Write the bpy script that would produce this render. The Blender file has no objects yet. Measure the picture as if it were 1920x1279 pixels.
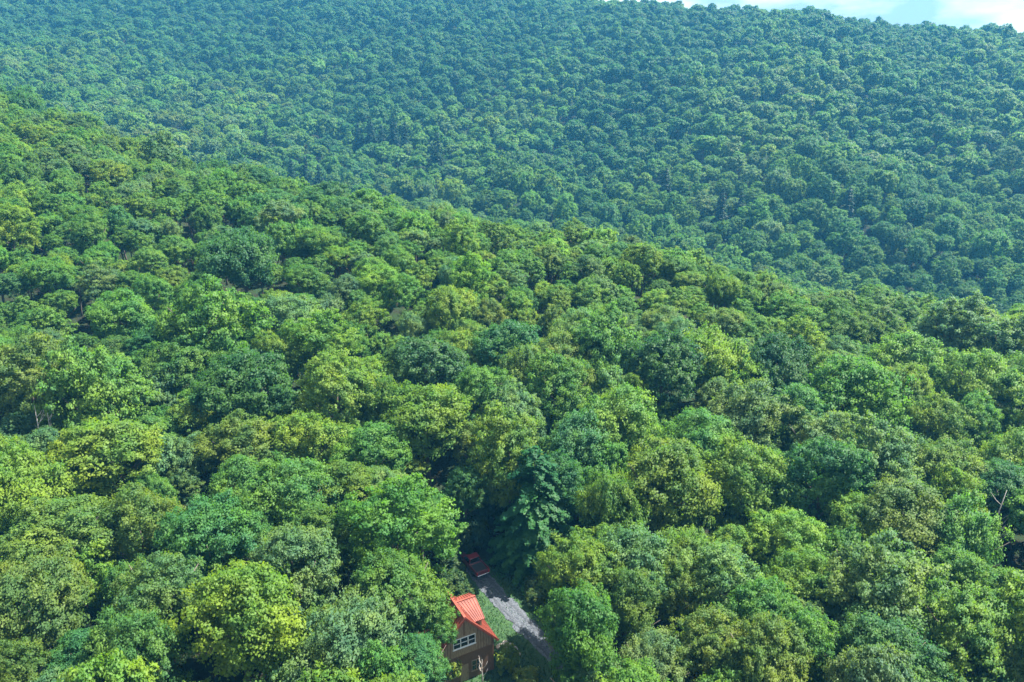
import bpy, bmesh, math, random
import numpy as np
from mathutils import Vector, Matrix

R = math.radians
SC = bpy.context.scene
COL = SC.collection

# ------------------------------------------------------------------ camera
PITCH = R(20.0); CAM_H = 60.0; FPX = 1400.0
cam = bpy.data.cameras.new('camera'); cam.lens = 36 * FPX / 1920; cam.sensor_width = 36
cam.clip_start = 0.5; cam.clip_end = 12000
cam_o = bpy.data.objects.new('camera', cam); COL.objects.link(cam_o)
cam_o.location = (0, 0, CAM_H); cam_o.rotation_euler = (R(90) - PITCH, 0, 0)
SC.camera = cam_o

# ------------------------------------------------------------------ sky, sun, exposure
SUN_EL, SUN_AZ = 58.0, 68.0          # azimuth: degrees from +Y (view direction), negative = towards the picture's left
sun_dir = Vector((math.sin(R(SUN_AZ)) * math.cos(R(SUN_EL)), math.cos(R(SUN_AZ)) * math.cos(R(SUN_EL)), math.sin(R(SUN_EL))))
w = bpy.data.worlds.new('World'); SC.world = w; w.use_nodes = True
nt = w.node_tree; N = nt.nodes; Lk = nt.links; N.clear()
out = N.new('ShaderNodeOutputWorld'); bg = N.new('ShaderNodeBackground'); bg.inputs['Strength'].default_value = 0.15
sky = N.new('ShaderNodeTexSky'); sky.sky_type = 'NISHITA'; sky.sun_disc = False
sky.sun_elevation = R(SUN_EL); sky.sun_rotation = R(SUN_AZ); sky.altitude = 400; sky.ozone_density = 1.0
tc = N.new('ShaderNodeTexCoord'); mp = N.new('ShaderNodeMapping'); mp.inputs['Scale'].default_value = (1.6, 1.6, 4.5)
mp.inputs['Location'].default_value = (0.35, 0.0, 0.12)
n1 = N.new('ShaderNodeTexNoise'); n1.inputs['Scale'].default_value = 2.6; n1.inputs['Detail'].default_value = 7; n1.inputs['Roughness'].default_value = 0.55
cr = N.new('ShaderNodeValToRGB'); cr.color_ramp.elements[0].position = 0.24; cr.color_ramp.elements[1].position = 0.44
n2 = N.new('ShaderNodeTexNoise'); n2.inputs['Scale'].default_value = 6.0; n2.inputs['Detail'].default_value = 5
cc = N.new('ShaderNodeValToRGB'); cc.color_ramp.elements[0].position = 0.36; cc.color_ramp.elements[0].color = (0.92, 1.14, 1.36, 1)
cc.color_ramp.elements[1].position = 0.58; cc.color_ramp.elements[1].color = (2.25, 2.18, 2.14, 1)
mx = N.new('ShaderNodeMix'); mx.data_type = 'RGBA'
Lk.new(tc.outputs['Generated'], mp.inputs['Vector']); Lk.new(mp.outputs[0], n1.inputs['Vector']); Lk.new(mp.outputs[0], n2.inputs['Vector'])
Lk.new(n1.outputs['Fac'], cr.inputs[0]); Lk.new(n2.outputs['Fac'], cc.inputs[0])
Lk.new(cr.outputs[0], mx.inputs['Factor']); Lk.new(sky.outputs[0], mx.inputs['A']); Lk.new(cc.outputs[0], mx.inputs['B'])
Lk.new(mx.outputs['Result'], bg.inputs['Color']); Lk.new(bg.outputs[0], out.inputs['Surface'])
sl = bpy.data.lights.new('sun', 'SUN'); sl.energy = 4.6; sl.angle = R(0.55); sl.color = (1.0, 0.95, 0.86)
so = bpy.data.objects.new('sun', sl); COL.objects.link(so); so.rotation_euler = (-sun_dir).to_track_quat('-Z', 'Y').to_euler()
SC.view_settings.view_transform = 'Standard'; SC.view_settings.look = 'None'; SC.view_settings.gamma = 1
SC.view_settings.exposure = 2.25
SC.render.engine = 'CYCLES'
cy = SC.cycles
cy.max_bounces = 5; cy.diffuse_bounces = 4; cy.glossy_bounces = 1; cy.transmission_bounces = 4; cy.volume_bounces = 0; cy.transparent_max_bounces = 4
cy.use_denoising = True; cy.denoiser = 'OPENIMAGEDENOISE'; cy.denoising_input_passes = 'RGB_ALBEDO_NORMAL'
cy.caustics_reflective = False; cy.caustics_refractive = False

rng = np.random.default_rng(7); rnd = random.Random(11)
CP, SP = math.cos(PITCH), math.sin(PITCH)

def ray(u, v):
    a = (u - 960) / FPX; b = (639.5 - v) / FPX
    return np.array([a, CP + b * SP, -SP + b * CP])
def pix(u, v, depth): return np.array([0, 0, CAM_H]) + ray(u, v) * depth
def atz(u, v, z):
    d = ray(u, v); return np.array([0, 0, CAM_H]) + d * ((z - CAM_H) / d[2])
def project(x, y, z):
    z = z - CAM_H; d = y * CP - z * SP
    return 960 + FPX * x / d, 639.5 - FPX * (y * SP + z * CP) / d, d

# ------------------------------------------------------------------ terrain: thin plate spline through surveyed points
CANOPY = 15.0
ctl = [(0, 0, 0), (0, 63, 0), (-6, 79, 0.3), (2, 67, 0), (-50, 50, 0.5), (50, 50, -0.5), (0, 95, 0.8), (-45, 90, 2), (45, 95, 0.5), (-60, 0, 0), (60, 0, 0),
       (0, -90, 0), (-120, -90, 0), (120, -90, 0), (-140, 40, 6), (140, 40, -4), (-95, 130, 13), (75, 125, 0)]
def ctl_px(u, v, d, off=0.0):
    p = pix(u, v, d); ctl.append((p[0], p[1], p[2] - CANOPY + off))
crest = [(-350, 40, 290), (0, 140, 275), (150, 195, 262), (300, 270, 245), (540, 345, 225), (690, 380, 212), (860, 406, 202), (1000, 430, 192), (1200, 457, 182), (1400, 505, 168), (1600, 545, 156), (1920, 588, 142), (2300, 620, 130)]
for u, v, d in crest: ctl_px(u, v, d, 2.5 - 11.0 * max(0.0, 1 - u / 750))
for u, v, d in crest[1:-1:2]: ctl_px(u, v, d + 62, -19)          # the valley behind the near slope
for u, v, d in [(-350, 60, 480), (0, 152, 450), (300, 288, 415), (540, 360, 385), (860, 425, 350), (1200, 480, 320), (1500, 540, 292), (1920, 606, 262), (2350, 640, 240)]: ctl_px(u, v, d, -2)
for u, v, d in [(-350, 10, 640), (0, 65, 620), (540, 185, 560), (960, 225, 510), (1400, 285, 440), (1920, 335, 385), (2350, 380, 360)]: ctl_px(u, v, d)
for u, v, d in [(-400, -150, 1050), (0, -95, 980), (540, -55, 940), (960, -14, 880), (1300, 12, 800), (1600, 36, 740), (1920, 66, 690), (2350, 100, 640)]:
    ctl_px(u, v, d, -1.5); p = pix(u, v, d); ctl.append((p[0] * 1.25, p[1] * 1.28, p[2] - 75))
ctl = np.array(ctl, float)
def tps_k(r2): return np.where(r2 > 1e-9, r2 * np.log(r2 + 1e-12), 0.0)
def fit_tps(c, S=300.0, lam=2e-3):
    q = c[:, :2] / S; n = len(c)
    K = tps_k(((q[:, None] - q[None]) ** 2).sum(-1)) + lam * np.eye(n)
    Pm = np.hstack([np.ones((n, 1)), q]); A = np.zeros((n + 3, n + 3)); A[:n, :n] = K; A[:n, n:] = Pm; A[n:, :n] = Pm.T
    sol = np.linalg.solve(A, np.concatenate([c[:, 2], np.zeros(3)]))
    def f(x, y):
        x = np.asarray(x, float); y = np.asarray(y, float)
        P_ = np.stack([x.ravel(), y.ravel()], 1) / S
        k = tps_k(((P_[:, None] - q[None]) ** 2).sum(-1))
        return (k @ sol[:n] + sol[n] + P_ @ sol[n + 1:]).reshape(x.shape)
    return f
base_terrain = fit_tps(ctl)
def terrain(x, y):
    """the smooth survey plus the gullies and spurs of the far hillside"""
    x = np.asarray(x, float); y = np.asarray(y, float)
    w_ = np.clip((y + 0.35 * x - 330) / 130, 0, 1); w_ = w_ * w_ * (3 - 2 * w_)
    f = 4.2 * np.sin(x / 26 + 0.8 * np.sin(y / 75) + y / 190) + 3.2 * np.sin(x / 47 - y / 160 + 1.3) + 2.2 * np.sin(x / 14.5 + y / 60 + 2 * np.sin(x / 90)) + 2.5 * np.sin(y / 31 + x / 110)
    return base_terrain(x, y) + w_ * f * (1 - 0.72 * np.clip((y - 470) / 160, 0, 1))
def gz(x, y): return float(terrain(np.array([x]), np.array([y]))[0])
def hit(u, v, h, t0=35):
    """where the ray through a surveyed direction meets the surface h metres above the ground"""
    t = np.linspace(t0, 1000, 1200); d = ray(u, v); px = d[0] * t; py = d[1] * t; pz = CAM_H + d[2] * t
    g = pz - terrain(px, py) - h
    i = np.argmax(g < 0)
    if i == 0: i = len(t) - 1
    k = g[i - 1] / (g[i - 1] - g[i] + 1e-9); tt = t[i - 1] + k * (t[i] - t[i - 1])
    return d[0] * tt, d[1] * tt, tt

# ------------------------------------------------------------------ materials
def mat(name):
    m = bpy.data.materials.new(name); m.use_nodes = True; m.node_tree.nodes.clear(); return m, m.node_tree.nodes, m.node_tree.links
def plain(name, c1, c2=None, scale=8.0, rough=0.7, metal=0.0, bump=0.0, stretch=(1, 1, 1), spec=0.4, coat=0.0):
    m, n, l = mat(name); o = n.new('ShaderNodeOutputMaterial'); b = n.new('ShaderNodeBsdfPrincipled'); l.new(b.outputs[0], o.inputs[0])
    b.inputs['Roughness'].default_value = rough; b.inputs['Metallic'].default_value = metal; b.inputs['Specular IOR Level'].default_value = spec
    b.inputs['Coat Weight'].default_value = coat
    if c2 is None: b.inputs['Base Color'].default_value = (*c1, 1); return m
    t = n.new('ShaderNodeTexCoord'); mp_ = n.new('ShaderNodeMapping'); mp_.inputs['Scale'].default_value = stretch
    nz = n.new('ShaderNodeTexNoise'); nz.inputs['Scale'].default_value = scale; nz.inputs['Detail'].default_value = 6
    cr_ = n.new('ShaderNodeValToRGB'); cr_.color_ramp.elements[0].position = 0.35; cr_.color_ramp.elements[1].position = 0.65
    cr_.color_ramp.elements[0].color = (*c1, 1); cr_.color_ramp.elements[1].color = (*c2, 1)
    l.new(t.outputs['Object'], mp_.inputs[0]); l.new(mp_.outputs[0], nz.inputs['Vector']); l.new(nz.outputs['Fac'], cr_.inputs[0]); l.new(cr_.outputs[0], b.inputs['Base Color'])
    if bump:
        bp = n.new('ShaderNodeBump'); bp.inputs['Strength'].default_value = bump; bp.inputs['Distance'].default_value = 0.05
        l.new(nz.outputs['Fac'], bp.inputs['Height']); l.new(bp.outputs[0], b.inputs['Normal'])
    return m

def leaf_material():
    m, n, l = mat('leaf'); o = n.new('ShaderNodeOutputMaterial')
    at = n.new('ShaderNodeAttribute'); at.attribute_type = 'INSTANCER'; at.attribute_name = 'tint'
    va = n.new('ShaderNodeAttribute'); va.attribute_type = 'GEOMETRY'; va.attribute_name = 'var'
    rp = n.new('ShaderNodeValToRGB')
    e = rp.color_ramp.elements; e[0].position = 0.0; e[0].color = (0.62, 0.74, 0.86, 1); e[1].position = 1.0; e[1].color = (1.26, 1.2, 0.85, 1)
    e.new(0.5).color = (1, 1, 1, 1)
    mu = n.new('ShaderNodeMix'); mu.data_type = 'RGBA'; mu.blend_type = 'MULTIPLY'; mu.inputs['Factor'].default_value = 1
    l.new(va.outputs['Fac'], rp.inputs[0]); l.new(at.outputs['Color'], mu.inputs['A']); l.new(rp.outputs[0], mu.inputs['B'])
    tc2 = n.new('ShaderNodeTexCoord'); nz = n.new('ShaderNodeTexNoise'); nz.inputs['Scale'].default_value = 1.7; nz.inputs['Detail'].default_value = 2
    rp2 = n.new('ShaderNodeValToRGB'); e2 = rp2.color_ramp.elements; e2[0].position = 0.36; e2[0].color = (0.74, 0.88, 1.1, 1); e2[1].position = 0.64; e2[1].color = (1.32, 1.12, 0.85, 1)
    l.new(tc2.outputs['Object'], nz.inputs['Vector']); l.new(nz.outputs['Fac'], rp2.inputs[0])
    mu2 = n.new('ShaderNodeMix'); mu2.data_type = 'RGBA'; mu2.blend_type = 'MULTIPLY'; mu2.inputs['Factor'].default_value = 1
    l.new(mu.outputs['Result'], mu2.inputs['A']); l.new(rp2.outputs[0], mu2.inputs['B']); mu = mu2
    b = n.new('ShaderNodeBsdfPrincipled'); b.inputs['Roughness'].default_value = 0.55; b.inputs['Specular IOR Level'].default_value = 0.2
    l.new(mu.outputs['Result'], b.inputs['Base Color'])
    tr = n.new('ShaderNodeBsdfTranslucent'); tm = n.new('ShaderNodeMix'); tm.data_type = 'RGBA'; tm.blend_type = 'MULTIPLY'; tm.inputs['Factor'].default_value = 1
    tm.inputs['B'].default_value = (1.55, 1.6, 0.5, 1); l.new(mu.outputs['Result'], tm.inputs['A']); l.new(tm.outputs['Result'], tr.inputs['Color'])
    ms = n.new('ShaderNodeMixShader'); ms.inputs[0].default_value = 0.47
    l.new(b.outputs[0], ms.inputs[1]); l.new(tr.outputs[0], ms.inputs[2]); l.new(ms.outputs[0], o.inputs[0])
    return m
M_LEAF = leaf_material()
M_BARK = plain('bark', (0.07, 0.055, 0.045), (0.16, 0.13, 0.11), 6, 0.9, bump=0.6, stretch=(3, 3, 0.6))
M_PALE = plain('pale_dead_wood', (0.30, 0.27, 0.24), (0.48, 0.45, 0.42), 5, 0.85, stretch=(3, 3, 0.7))

def ground_material():
    m, n, l = mat('forest_floor'); o = n.new('ShaderNodeOutputMaterial'); b = n.new('ShaderNodeBsdfPrincipled'); l.new(b.outputs[0], o.inputs[0])
    b.inputs['Roughness'].default_value = 0.95; b.inputs['Specular IOR Level'].default_value = 0.1
    t = n.new('ShaderNodeTexCoord'); a = n.new('ShaderNodeTexNoise'); a.inputs['Scale'].default_value = 0.35; a.inputs['Detail'].default_value = 8
    r1 = n.new('ShaderNodeValToRGB'); e = r1.color_ramp.elements; e[0].position = 0.38; e[0].color = (0.020, 0.021, 0.013, 1); e[1].position = 0.6; e[1].color = (0.018, 0.036, 0.013, 1)
    l.new(t.outputs['Object'], a.inputs['Vector']); l.new(a.outputs['Fac'], r1.inputs[0]); l.new(r1.outputs[0], b.inputs['Base Color'])
    f = n.new('ShaderNodeTexNoise'); f.inputs['Scale'].default_value = 5; f.inputs['Detail'].default_value = 5; l.new(t.outputs['Object'], f.inputs['Vector'])
    bp = n.new('ShaderNodeBump'); bp.inputs['Strength'].default_value = 0.7; bp.inputs['Distance'].default_value = 0.15; l.new(f.outputs['Fac'], bp.inputs['Height']); l.new(bp.outputs[0], b.inputs['Normal'])
    return m
M_FLOOR = ground_material()
M_LAWN = plain('lawn', (0.018, 0.05, 0.016), (0.03, 0.07, 0.02), 3.0, 0.9, bump=0.6)
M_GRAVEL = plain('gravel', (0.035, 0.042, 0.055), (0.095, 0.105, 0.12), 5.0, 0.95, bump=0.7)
M_STONE = plain('stone', (0.26, 0.23, 0.2), (0.42, 0.38, 0.33), 2.5, 0.9, bump=0.5)
M_SIDING = plain('wood_siding', (0.19, 0.13, 0.075), (0.34, 0.245, 0.15), 5, 0.75, bump=0.4, stretch=(5, 5, 0.5))
M_SIDING_D = plain('stained_siding', (0.10, 0.055, 0.03), (0.18, 0.10, 0.055), 5, 0.75, bump=0.4, stretch=(5, 5, 0.5))
M_ROOF = plain('red_metal_roof', (0.155, 0.038, 0.025), (0.245, 0.062, 0.039), 1.6, 0.62, metal=0.0, spec=0.25)
M_WHITE = plain('white_paint', (0.72, 0.73, 0.74), (0.8, 0.8, 0.8), 4, 0.5)
M_GLASS = plain('window_glass', (0.012, 0.018, 0.022), None, rough=0.06, spec=0.8)
M_CARRED = plain('red_car_paint', (0.13, 0.006, 0.008), (0.16, 0.009, 0.011), 2, 0.28, spec=0.6, coat=0.6)
M_BLACK = plain('black_plastic', (0.012, 0.012, 0.013), (0.022, 0.022, 0.024), 9, 0.7)
M_TYRE = plain('tyre_rubber', (0.015, 0.015, 0.015), (0.03, 0.03, 0.03), 9, 0.9)
M_CHROME = plain('bright_metal', (0.55, 0.55, 0.56), None, rough=0.25, metal=1.0)
M_LAMP = plain('lamp_lens', (0.5, 0.03, 0.02), None, rough=0.2)
M_CLEAR = plain('clear_lens', (0.7, 0.7, 0.68), None, rough=0.15)

# ------------------------------------------------------------------ object helpers
def tag(o, label=None, cat=None, group=None, kind=None):
    for k, v in (('label', label), ('category', cat), ('group', group), ('kind', kind)):
        if v: o[k] = v
    return o
def link(name, me, parent=None, mats=()):
    o = bpy.data.objects.new(name, me); COL.objects.link(o)
    for m in mats:
        if m.name not in me.materials: me.materials.append(m)
    if parent is not None: o.parent = parent
    return o
def empty(name, loc, rz=0.0):
    o = bpy.data.objects.new(name, None); COL.objects.link(o); o.location = loc; o.rotation_euler = (0, 0, rz); o.empty_display_size = 0.5
    return o
def np_mesh(name, verts, faces, mats=(), smooth=False, normals=None, var=None):
    """faces: (n,k) array, all polygons with k corners"""
    me = bpy.data.meshes.new(name); verts = np.asarray(verts, np.float32); faces = np.asarray(faces, np.int32)
    n, k = faces.shape
    me.vertices.add(len(verts)); me.vertices.foreach_set('co', verts.ravel())
    me.loops.add(n * k); me.loops.foreach_set('vertex_index', faces.ravel())
    me.polygons.add(n); me.polygons.foreach_set('loop_start', np.arange(0, n * k, k, dtype=np.int32))
    if smooth or normals is not None: me.polygons.foreach_set('use_smooth', np.ones(n, bool))
    me.update(calc_edges=True); me.validate()
    for m in mats: me.materials.append(m)
    if var is not None:
        a = me.attributes.new('var', 'FLOAT', 'FACE'); a.data.foreach_set('value', np.asarray(var, np.float32))
    if normals is not None: me.normals_split_custom_set_from_vertices(np.asarray(normals, np.float32).tolist())
    return me
class MB:
    def __init__(s): s.v = []; s.f = []
    def poly(s, pts, th):
        """a flat polygon thickened by vector th"""
        b = len(s.v); n = len(pts); th = Vector(th)
        s.v += [Vector(p) for p in pts] + [Vector(p) + th for p in pts]
        s.f.append(tuple(range(b, b + n))[::-1]); s.f.append(tuple(range(b + n, b + 2 * n)))
        for i in range(n):
            j = (i + 1) % n; s.f.append((b + i, b + j, b + n + j, b + n + i))
        return s
    def box(s, x0, x1, y0, y1, z0, z1): return s.poly([(x0, y0, z0), (x1, y0, z0), (x1, y1, z0), (x0, y1, z0)], (0, 0, z1 - z0))
    def bar(s, a, b, wd, hd):
        a = Vector(a); b = Vector(b); d = (b - a).normalized(); up = Vector((0, 0, 1)) if abs(d.z) < 0.95 else Vector((0, 1, 0))
        r = d.cross(up).normalized() * wd / 2; u = r.cross(d).normalized() * hd / 2
        return s.poly([a - r - u, a + r - u, a + r + u, a - r + u], b - a)
    def tube(s, pts, rad, k=7):
        base = len(s.v); P = [Vector(p) for p in pts]
        for i, p in enumerate(P):
            d = (P[min(i + 1, len(P) - 1)] - P[max(i - 1, 0)]).normalized()
            r = d.cross(Vector((0.31, 0.93, 0.2))).normalized(); u = d.cross(r).normalized()
            for j in range(k):
                t = 2 * math.pi * j / k; s.v.append(p + (r * math.cos(t) + u * math.sin(t)) * rad[i])
        for i in range(len(P) - 1):
            for j in range(k):
                a = base + i * k + j; b = base + i * k + (j + 1) % k; s.f.append((a, b, b + k, a + k))
        s.f.append(tuple(base + j for j in range(k))[::-1]); s.f.append(tuple(base + (len(P) - 1) * k + j for j in range(k)))
        return s
    def cyl(s, c, axis, r, h, k=20):
        c = Vector(c); a = Vector(axis).normalized(); p = a.orthogonal().normalized(); q = a.cross(p)
        return s.poly([c + (p * math.cos(2 * math.pi * i / k) + q * math.sin(2 * math.pi * i / k)) * r for i in range(k)], a * h)
    def mesh(s, name, m, bevel=0.0, smooth=False):
        me = bpy.data.meshes.new(name); me.from_pydata([tuple(v) for v in s.v], [], s.f)
        bm = bmesh.new(); bm.from_mesh(me)
        if bevel: bmesh.ops.bevel(bm, geom=list(bm.edges), offset=bevel, segments=1, affect='EDGES', profile=0.7)
        bmesh.ops.recalc_face_normals(bm, faces=list(bm.faces)); bm.to_mesh(me); bm.free()
        if smooth: me.polygons.foreach_set('use_smooth', np.ones(len(me.polygons), bool))
        me.materials.append(m); return me
    def build(s, name, m, parent=None, bevel=0.0, smooth=False): return link(name, s.mesh(name, m, bevel, smooth), parent)

# ------------------------------------------------------------------ terrain sheet
xs = np.concatenate([np.arange(-1500, -700, 40), np.arange(-700, 700, 9), np.arange(700, 1501, 40)])
ys = np.concatenate([np.arange(-260, -60, 25), np.arange(-60, 160, 5), np.arange(160, 700, 9), np.arange(700, 1800, 30)])
X, Y = np.meshgrid(xs, ys); Z = terrain(X, Y)
Z = np.maximum(Z, -140)
nx, ny = len(xs), len(ys); idx = np.arange(nx * ny).reshape(ny, nx)
F = np.stack([idx[:-1, :-1], idx[:-1, 1:], idx[1:, 1:], idx[1:, :-1]], -1).reshape(-1, 4)
tag(link('terrain', np_mesh('terrain', np.stack([X, Y, Z], -1).reshape(-1, 3), F, [M_FLOOR], smooth=True)), kind='structure')

# ------------------------------------------------------------------ crowns
def unit(v): return v / (np.linalg.norm(v, axis=-1, keepdims=True) + 1e-9)
def leaf_cloud(pos, nrm, size, aspect, g, up_bias=0.0, jitter=0.55):
    """folded leaf-spray quads at pos facing nrm"""
    n = len(pos); face = unit(nrm + jitter * g.normal(size=(n, 3)))
    a = unit(np.cross(face, g.normal(size=(n, 3)))); a = unit(a + np.array([0, 0, up_bias])); b = unit(np.cross(face, a))
    s = size * g.uniform(0.65, 1.35, (n, 1)); fold = face * s * 0.22
    v = np.stack([pos - a * s * aspect, pos - b * s * 0.62 - fold, pos + a * s * aspect, pos + b * s * 0.62 - fold], 1)
    return v.reshape(-1, 3), np.arange(n * 4).reshape(n, 4)
def crown_mesh(name, seed, nclump, nleaf, leaf, hr=0.95, nsub=8, rsub=(0.36, 0.5), clump=(0.10, 0.17), tuft=0.0, flat=0.7, low=-0.45, inner=0.14, jitter=0.5):
    """a crown of several billows: leaf clumps over the joint surface of overlapping domes"""
    g = np.random.default_rng(seed)
    az = np.arange(nsub) * 2.4 + g.uniform(-.5, .5, nsub); rad = 0.62 * np.sqrt((np.arange(nsub) + 0.3) / nsub) * g.uniform(0.8, 1.1, nsub)
    C = np.stack([np.cos(az) * rad, np.sin(az) * rad, 0.42 - 0.75 * rad ** 1.3 + g.normal(0, 0.10, nsub)], 1); RS = g.uniform(*rsub, nsub)
    low_c = C.copy(); low_c[:, 2] -= 0.42; C = np.concatenate([C, low_c * np.array([0.8, 0.8, 1])]); RS = np.concatenate([RS, RS * 0.9])   # the skirts below
    n0 = nclump * 6; si = g.choice(len(C), n0, p=RS ** 2 / (RS ** 2).sum()); d = unit(g.normal(size=(n0, 3)) + np.array([0, 0, 0.4]))
    p = C[si] + d * RS[si][:, None]
    dist = np.linalg.norm(p[:, None] - C[None], axis=-1) / RS[None]; dist[np.arange(n0), si] = 9
    ok = (dist.min(1) > 0.86) & (p[:, 2] > low); p = p[ok][:nclump]; d = d[ok][:nclump]; nc = len(p)
    k = int(nc * inner); p[:k] *= g.uniform(0.5, 0.85, (k, 1))
    p = p + d * g.normal(0, 0.055, (nc, 1)) + g.normal(0, 0.025, p.shape)
    ext = np.percentile(np.linalg.norm(p[:, :2], axis=1), 97); cen = p / (ext + 0.04) * np.array([1, 1, hr * 0.95])
    dd = unit(d + unit(cen + np.array([0, 0, 0.5])) * 0.6)
    rc = g.uniform(clump[0], clump[1], nc); cv = g.normal(0.5, 0.2, nc)
    ci = np.repeat(np.arange(nc), nleaf); n = len(ci)
    ld = unit(g.normal(size=(n, 3)) + 0.55 * dd[ci] + np.array([0, 0, 0.4]))
    pos = cen[ci] + ld * rc[ci][:, None] * np.where(g.random((n, 1)) < 0.16, g.uniform(1.0, 1.6, (n, 1)), g.uniform(0.35, 1.08, (n, 1))) * np.array([1, 1, flat + tuft])
    nn = unit(ld * 0.8 + dd[ci] * 0.45 + np.array([0, 0, 0.3]))
    v, f = leaf_cloud(pos, nn, leaf, 0.85 + tuft * 0.5, g, up_bias=tuft * 1.6, jitter=jitter)
    shade_n = np.repeat(unit(ld * 0.7 + dd[ci] * 0.2 + np.array([0, 0, 0.55]) + 0.35 * g.normal(size=(n, 3))), 4, 0)
    var = np.clip(0.6 * cv[ci] + 0.4 * g.normal(0.5, 0.3, n), 0, 1)
    return np_mesh(name, v, f, [M_LEAF], normals=shade_n, var=var)
def conifer_mesh(name, seed, tiers, leaf, per, ratio=0.30, droop=0.35, gaps=0.0, base=0.06, taper=0.8):
    """unit height conifer: whorls of flat drooping boughs made of sprays"""
    g = np.random.default_rng(seed); P = []; NN = []; V = []
    for t in range(tiers):
        h = base + (1 - base) * (t / tiers) ** 0.9; rad = ratio * (1 - h) ** taper * g.uniform(0.85, 1.1) + 0.015
        nb = max(5, int(11 * (1 - h) + 4))
        for b in range(nb):
            if g.random() < gaps: continue
            az = g.uniform(0, 2 * math.pi); Lb = rad * g.uniform(0.7, 1.12); m = max(4, int(per * Lb / ratio))
            s = g.uniform(0.12, 1, m) ** 0.8; wdt = (0.26 * Lb) * (1.05 - s) + 0.01
            side = g.uniform(-1, 1, m) * wdt
            x = np.cos(az) * s * Lb - np.sin(az) * side; y = np.sin(az) * s * Lb + np.cos(az) * side
            z = h - droop * Lb * s ** 1.6 + g.normal(0, 0.006, m) + 0.02 * g.uniform()
            P.append(np.stack([x, y, z], 1)); NN.append(unit(np.stack([np.cos(az) * 0.5 * s, np.sin(az) * 0.5 * s, np.ones(m)], 1))); V.append(np.clip(g.normal(g.normal(0.5, 0.12), 0.15, m), 0, 1))
    P = np.concatenate(P); NN = np.concatenate(NN); V = np.concatenate(V)
    v, f = leaf_cloud(P, NN, leaf, 1.0, g, jitter=0.35)
    return np_mesh(name, v, f, [M_LEAF], normals=np.repeat(unit(NN + 0.2 * g.normal(size=NN.shape)), 4, 0), var=V)

KIND = {  # habit: clumpy maple, rounded beech, tufted ash, loose airy birch
    'm': dict(nsub=13, rsub=(0.23, 0.38), clump=(0.09, 0.16), flat=0.62),
    'b': dict(nsub=6, rsub=(0.42, 0.56), clump=(0.08, 0.13), flat=0.7, jitter=0.6),
    'a': dict(nsub=13, rsub=(0.22, 0.36), clump=(0.09, 0.14), tuft=0.35, flat=0.8),
    's': dict(nsub=17, rsub=(0.17, 0.33), clump=(0.07, 0.14), flat=0.6, jitter=0.7),
}
CROWN = {}
for ki, k in enumerate('mbas'):
    CROWN[k, 'hi'] = [crown_mesh(f'crown_{k}_near', 100 + 17 * ki + i, 430, 72, 0.0265, hr=(0.95, 1.15, 0.82)[i], **KIND[k]) for i in range(3)]
    CROWN[k, 'mid'] = [crown_mesh(f'crown_{k}_mid', 300 + 17 * ki + i, 300, 62, 0.034, hr=(0.9, 1.1)[i], **KIND[k]) for i in range(2)]
LOW = [crown_mesh('crown_far', 500 + i, 130, 34, 0.066, hr=(0.8, 0.95, 1.05, 0.9, 0.75, 1.0)[i], nsub=6, rsub=(.36, .54), clump=(0.12, 0.2), flat=0.65) for i in range(6)]

def trunk_mesh(seed):
    g = random.Random(seed); mb = MB(); top = 0.8
    pts = [(0.02 * g.uniform(-1, 1) * i / 6, 0.02 * g.uniform(-1, 1) * i / 6, -0.03 + (top + 0.03) * i / 6) for i in range(7)]
    mb.tube(pts, [0.024, 0.018, 0.0155, 0.013, 0.0105, 0.007, 0.003], 8)
    for i in range(7):
        h = g.uniform(0.4, 0.62); az = g.uniform(0, 6.28); ln = g.uniform(0.16, 0.27); c, s = math.cos(az), math.sin(az)
        mb.tube([(0, 0, h), (c * ln * .35, s * ln * .35, h + ln * .35), (c * ln * .75, s * ln * .75, h + ln * .7), (c * ln, s * ln, h + ln * 1.05)], [0.009, 0.007, 0.005, 0.002], 5)
    return mb.mesh('trunk', M_BARK, smooth=True)
TRUNKS = [trunk_mesh(i) for i in range(5)]

# ------------------------------------------------------------------ which tree stands where
TINT = {'G': (0.074, 0.172, 0.033), 'Y': (0.106, 0.200, 0.030), 'D': (0.042, 0.122, 0.038), 'S': (0.090, 0.172, 0.062), 'O': (0.096, 0.168, 0.036),
        'L': (0.128, 0.185, 0.034), 'B': (0.056, 0.148, 0.046)}
SHADE = {'G': 'mid green', 'Y': 'yellow-green', 'D': 'dark green', 'S': 'greyish green', 'O': 'olive green', 'L': 'golden green', 'B': 'blue-green'}
HABIT = {'m': 'clumpy crowned', 'b': 'round crowned', 'a': 'tufted', 's': 'loose crowned'}
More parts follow.
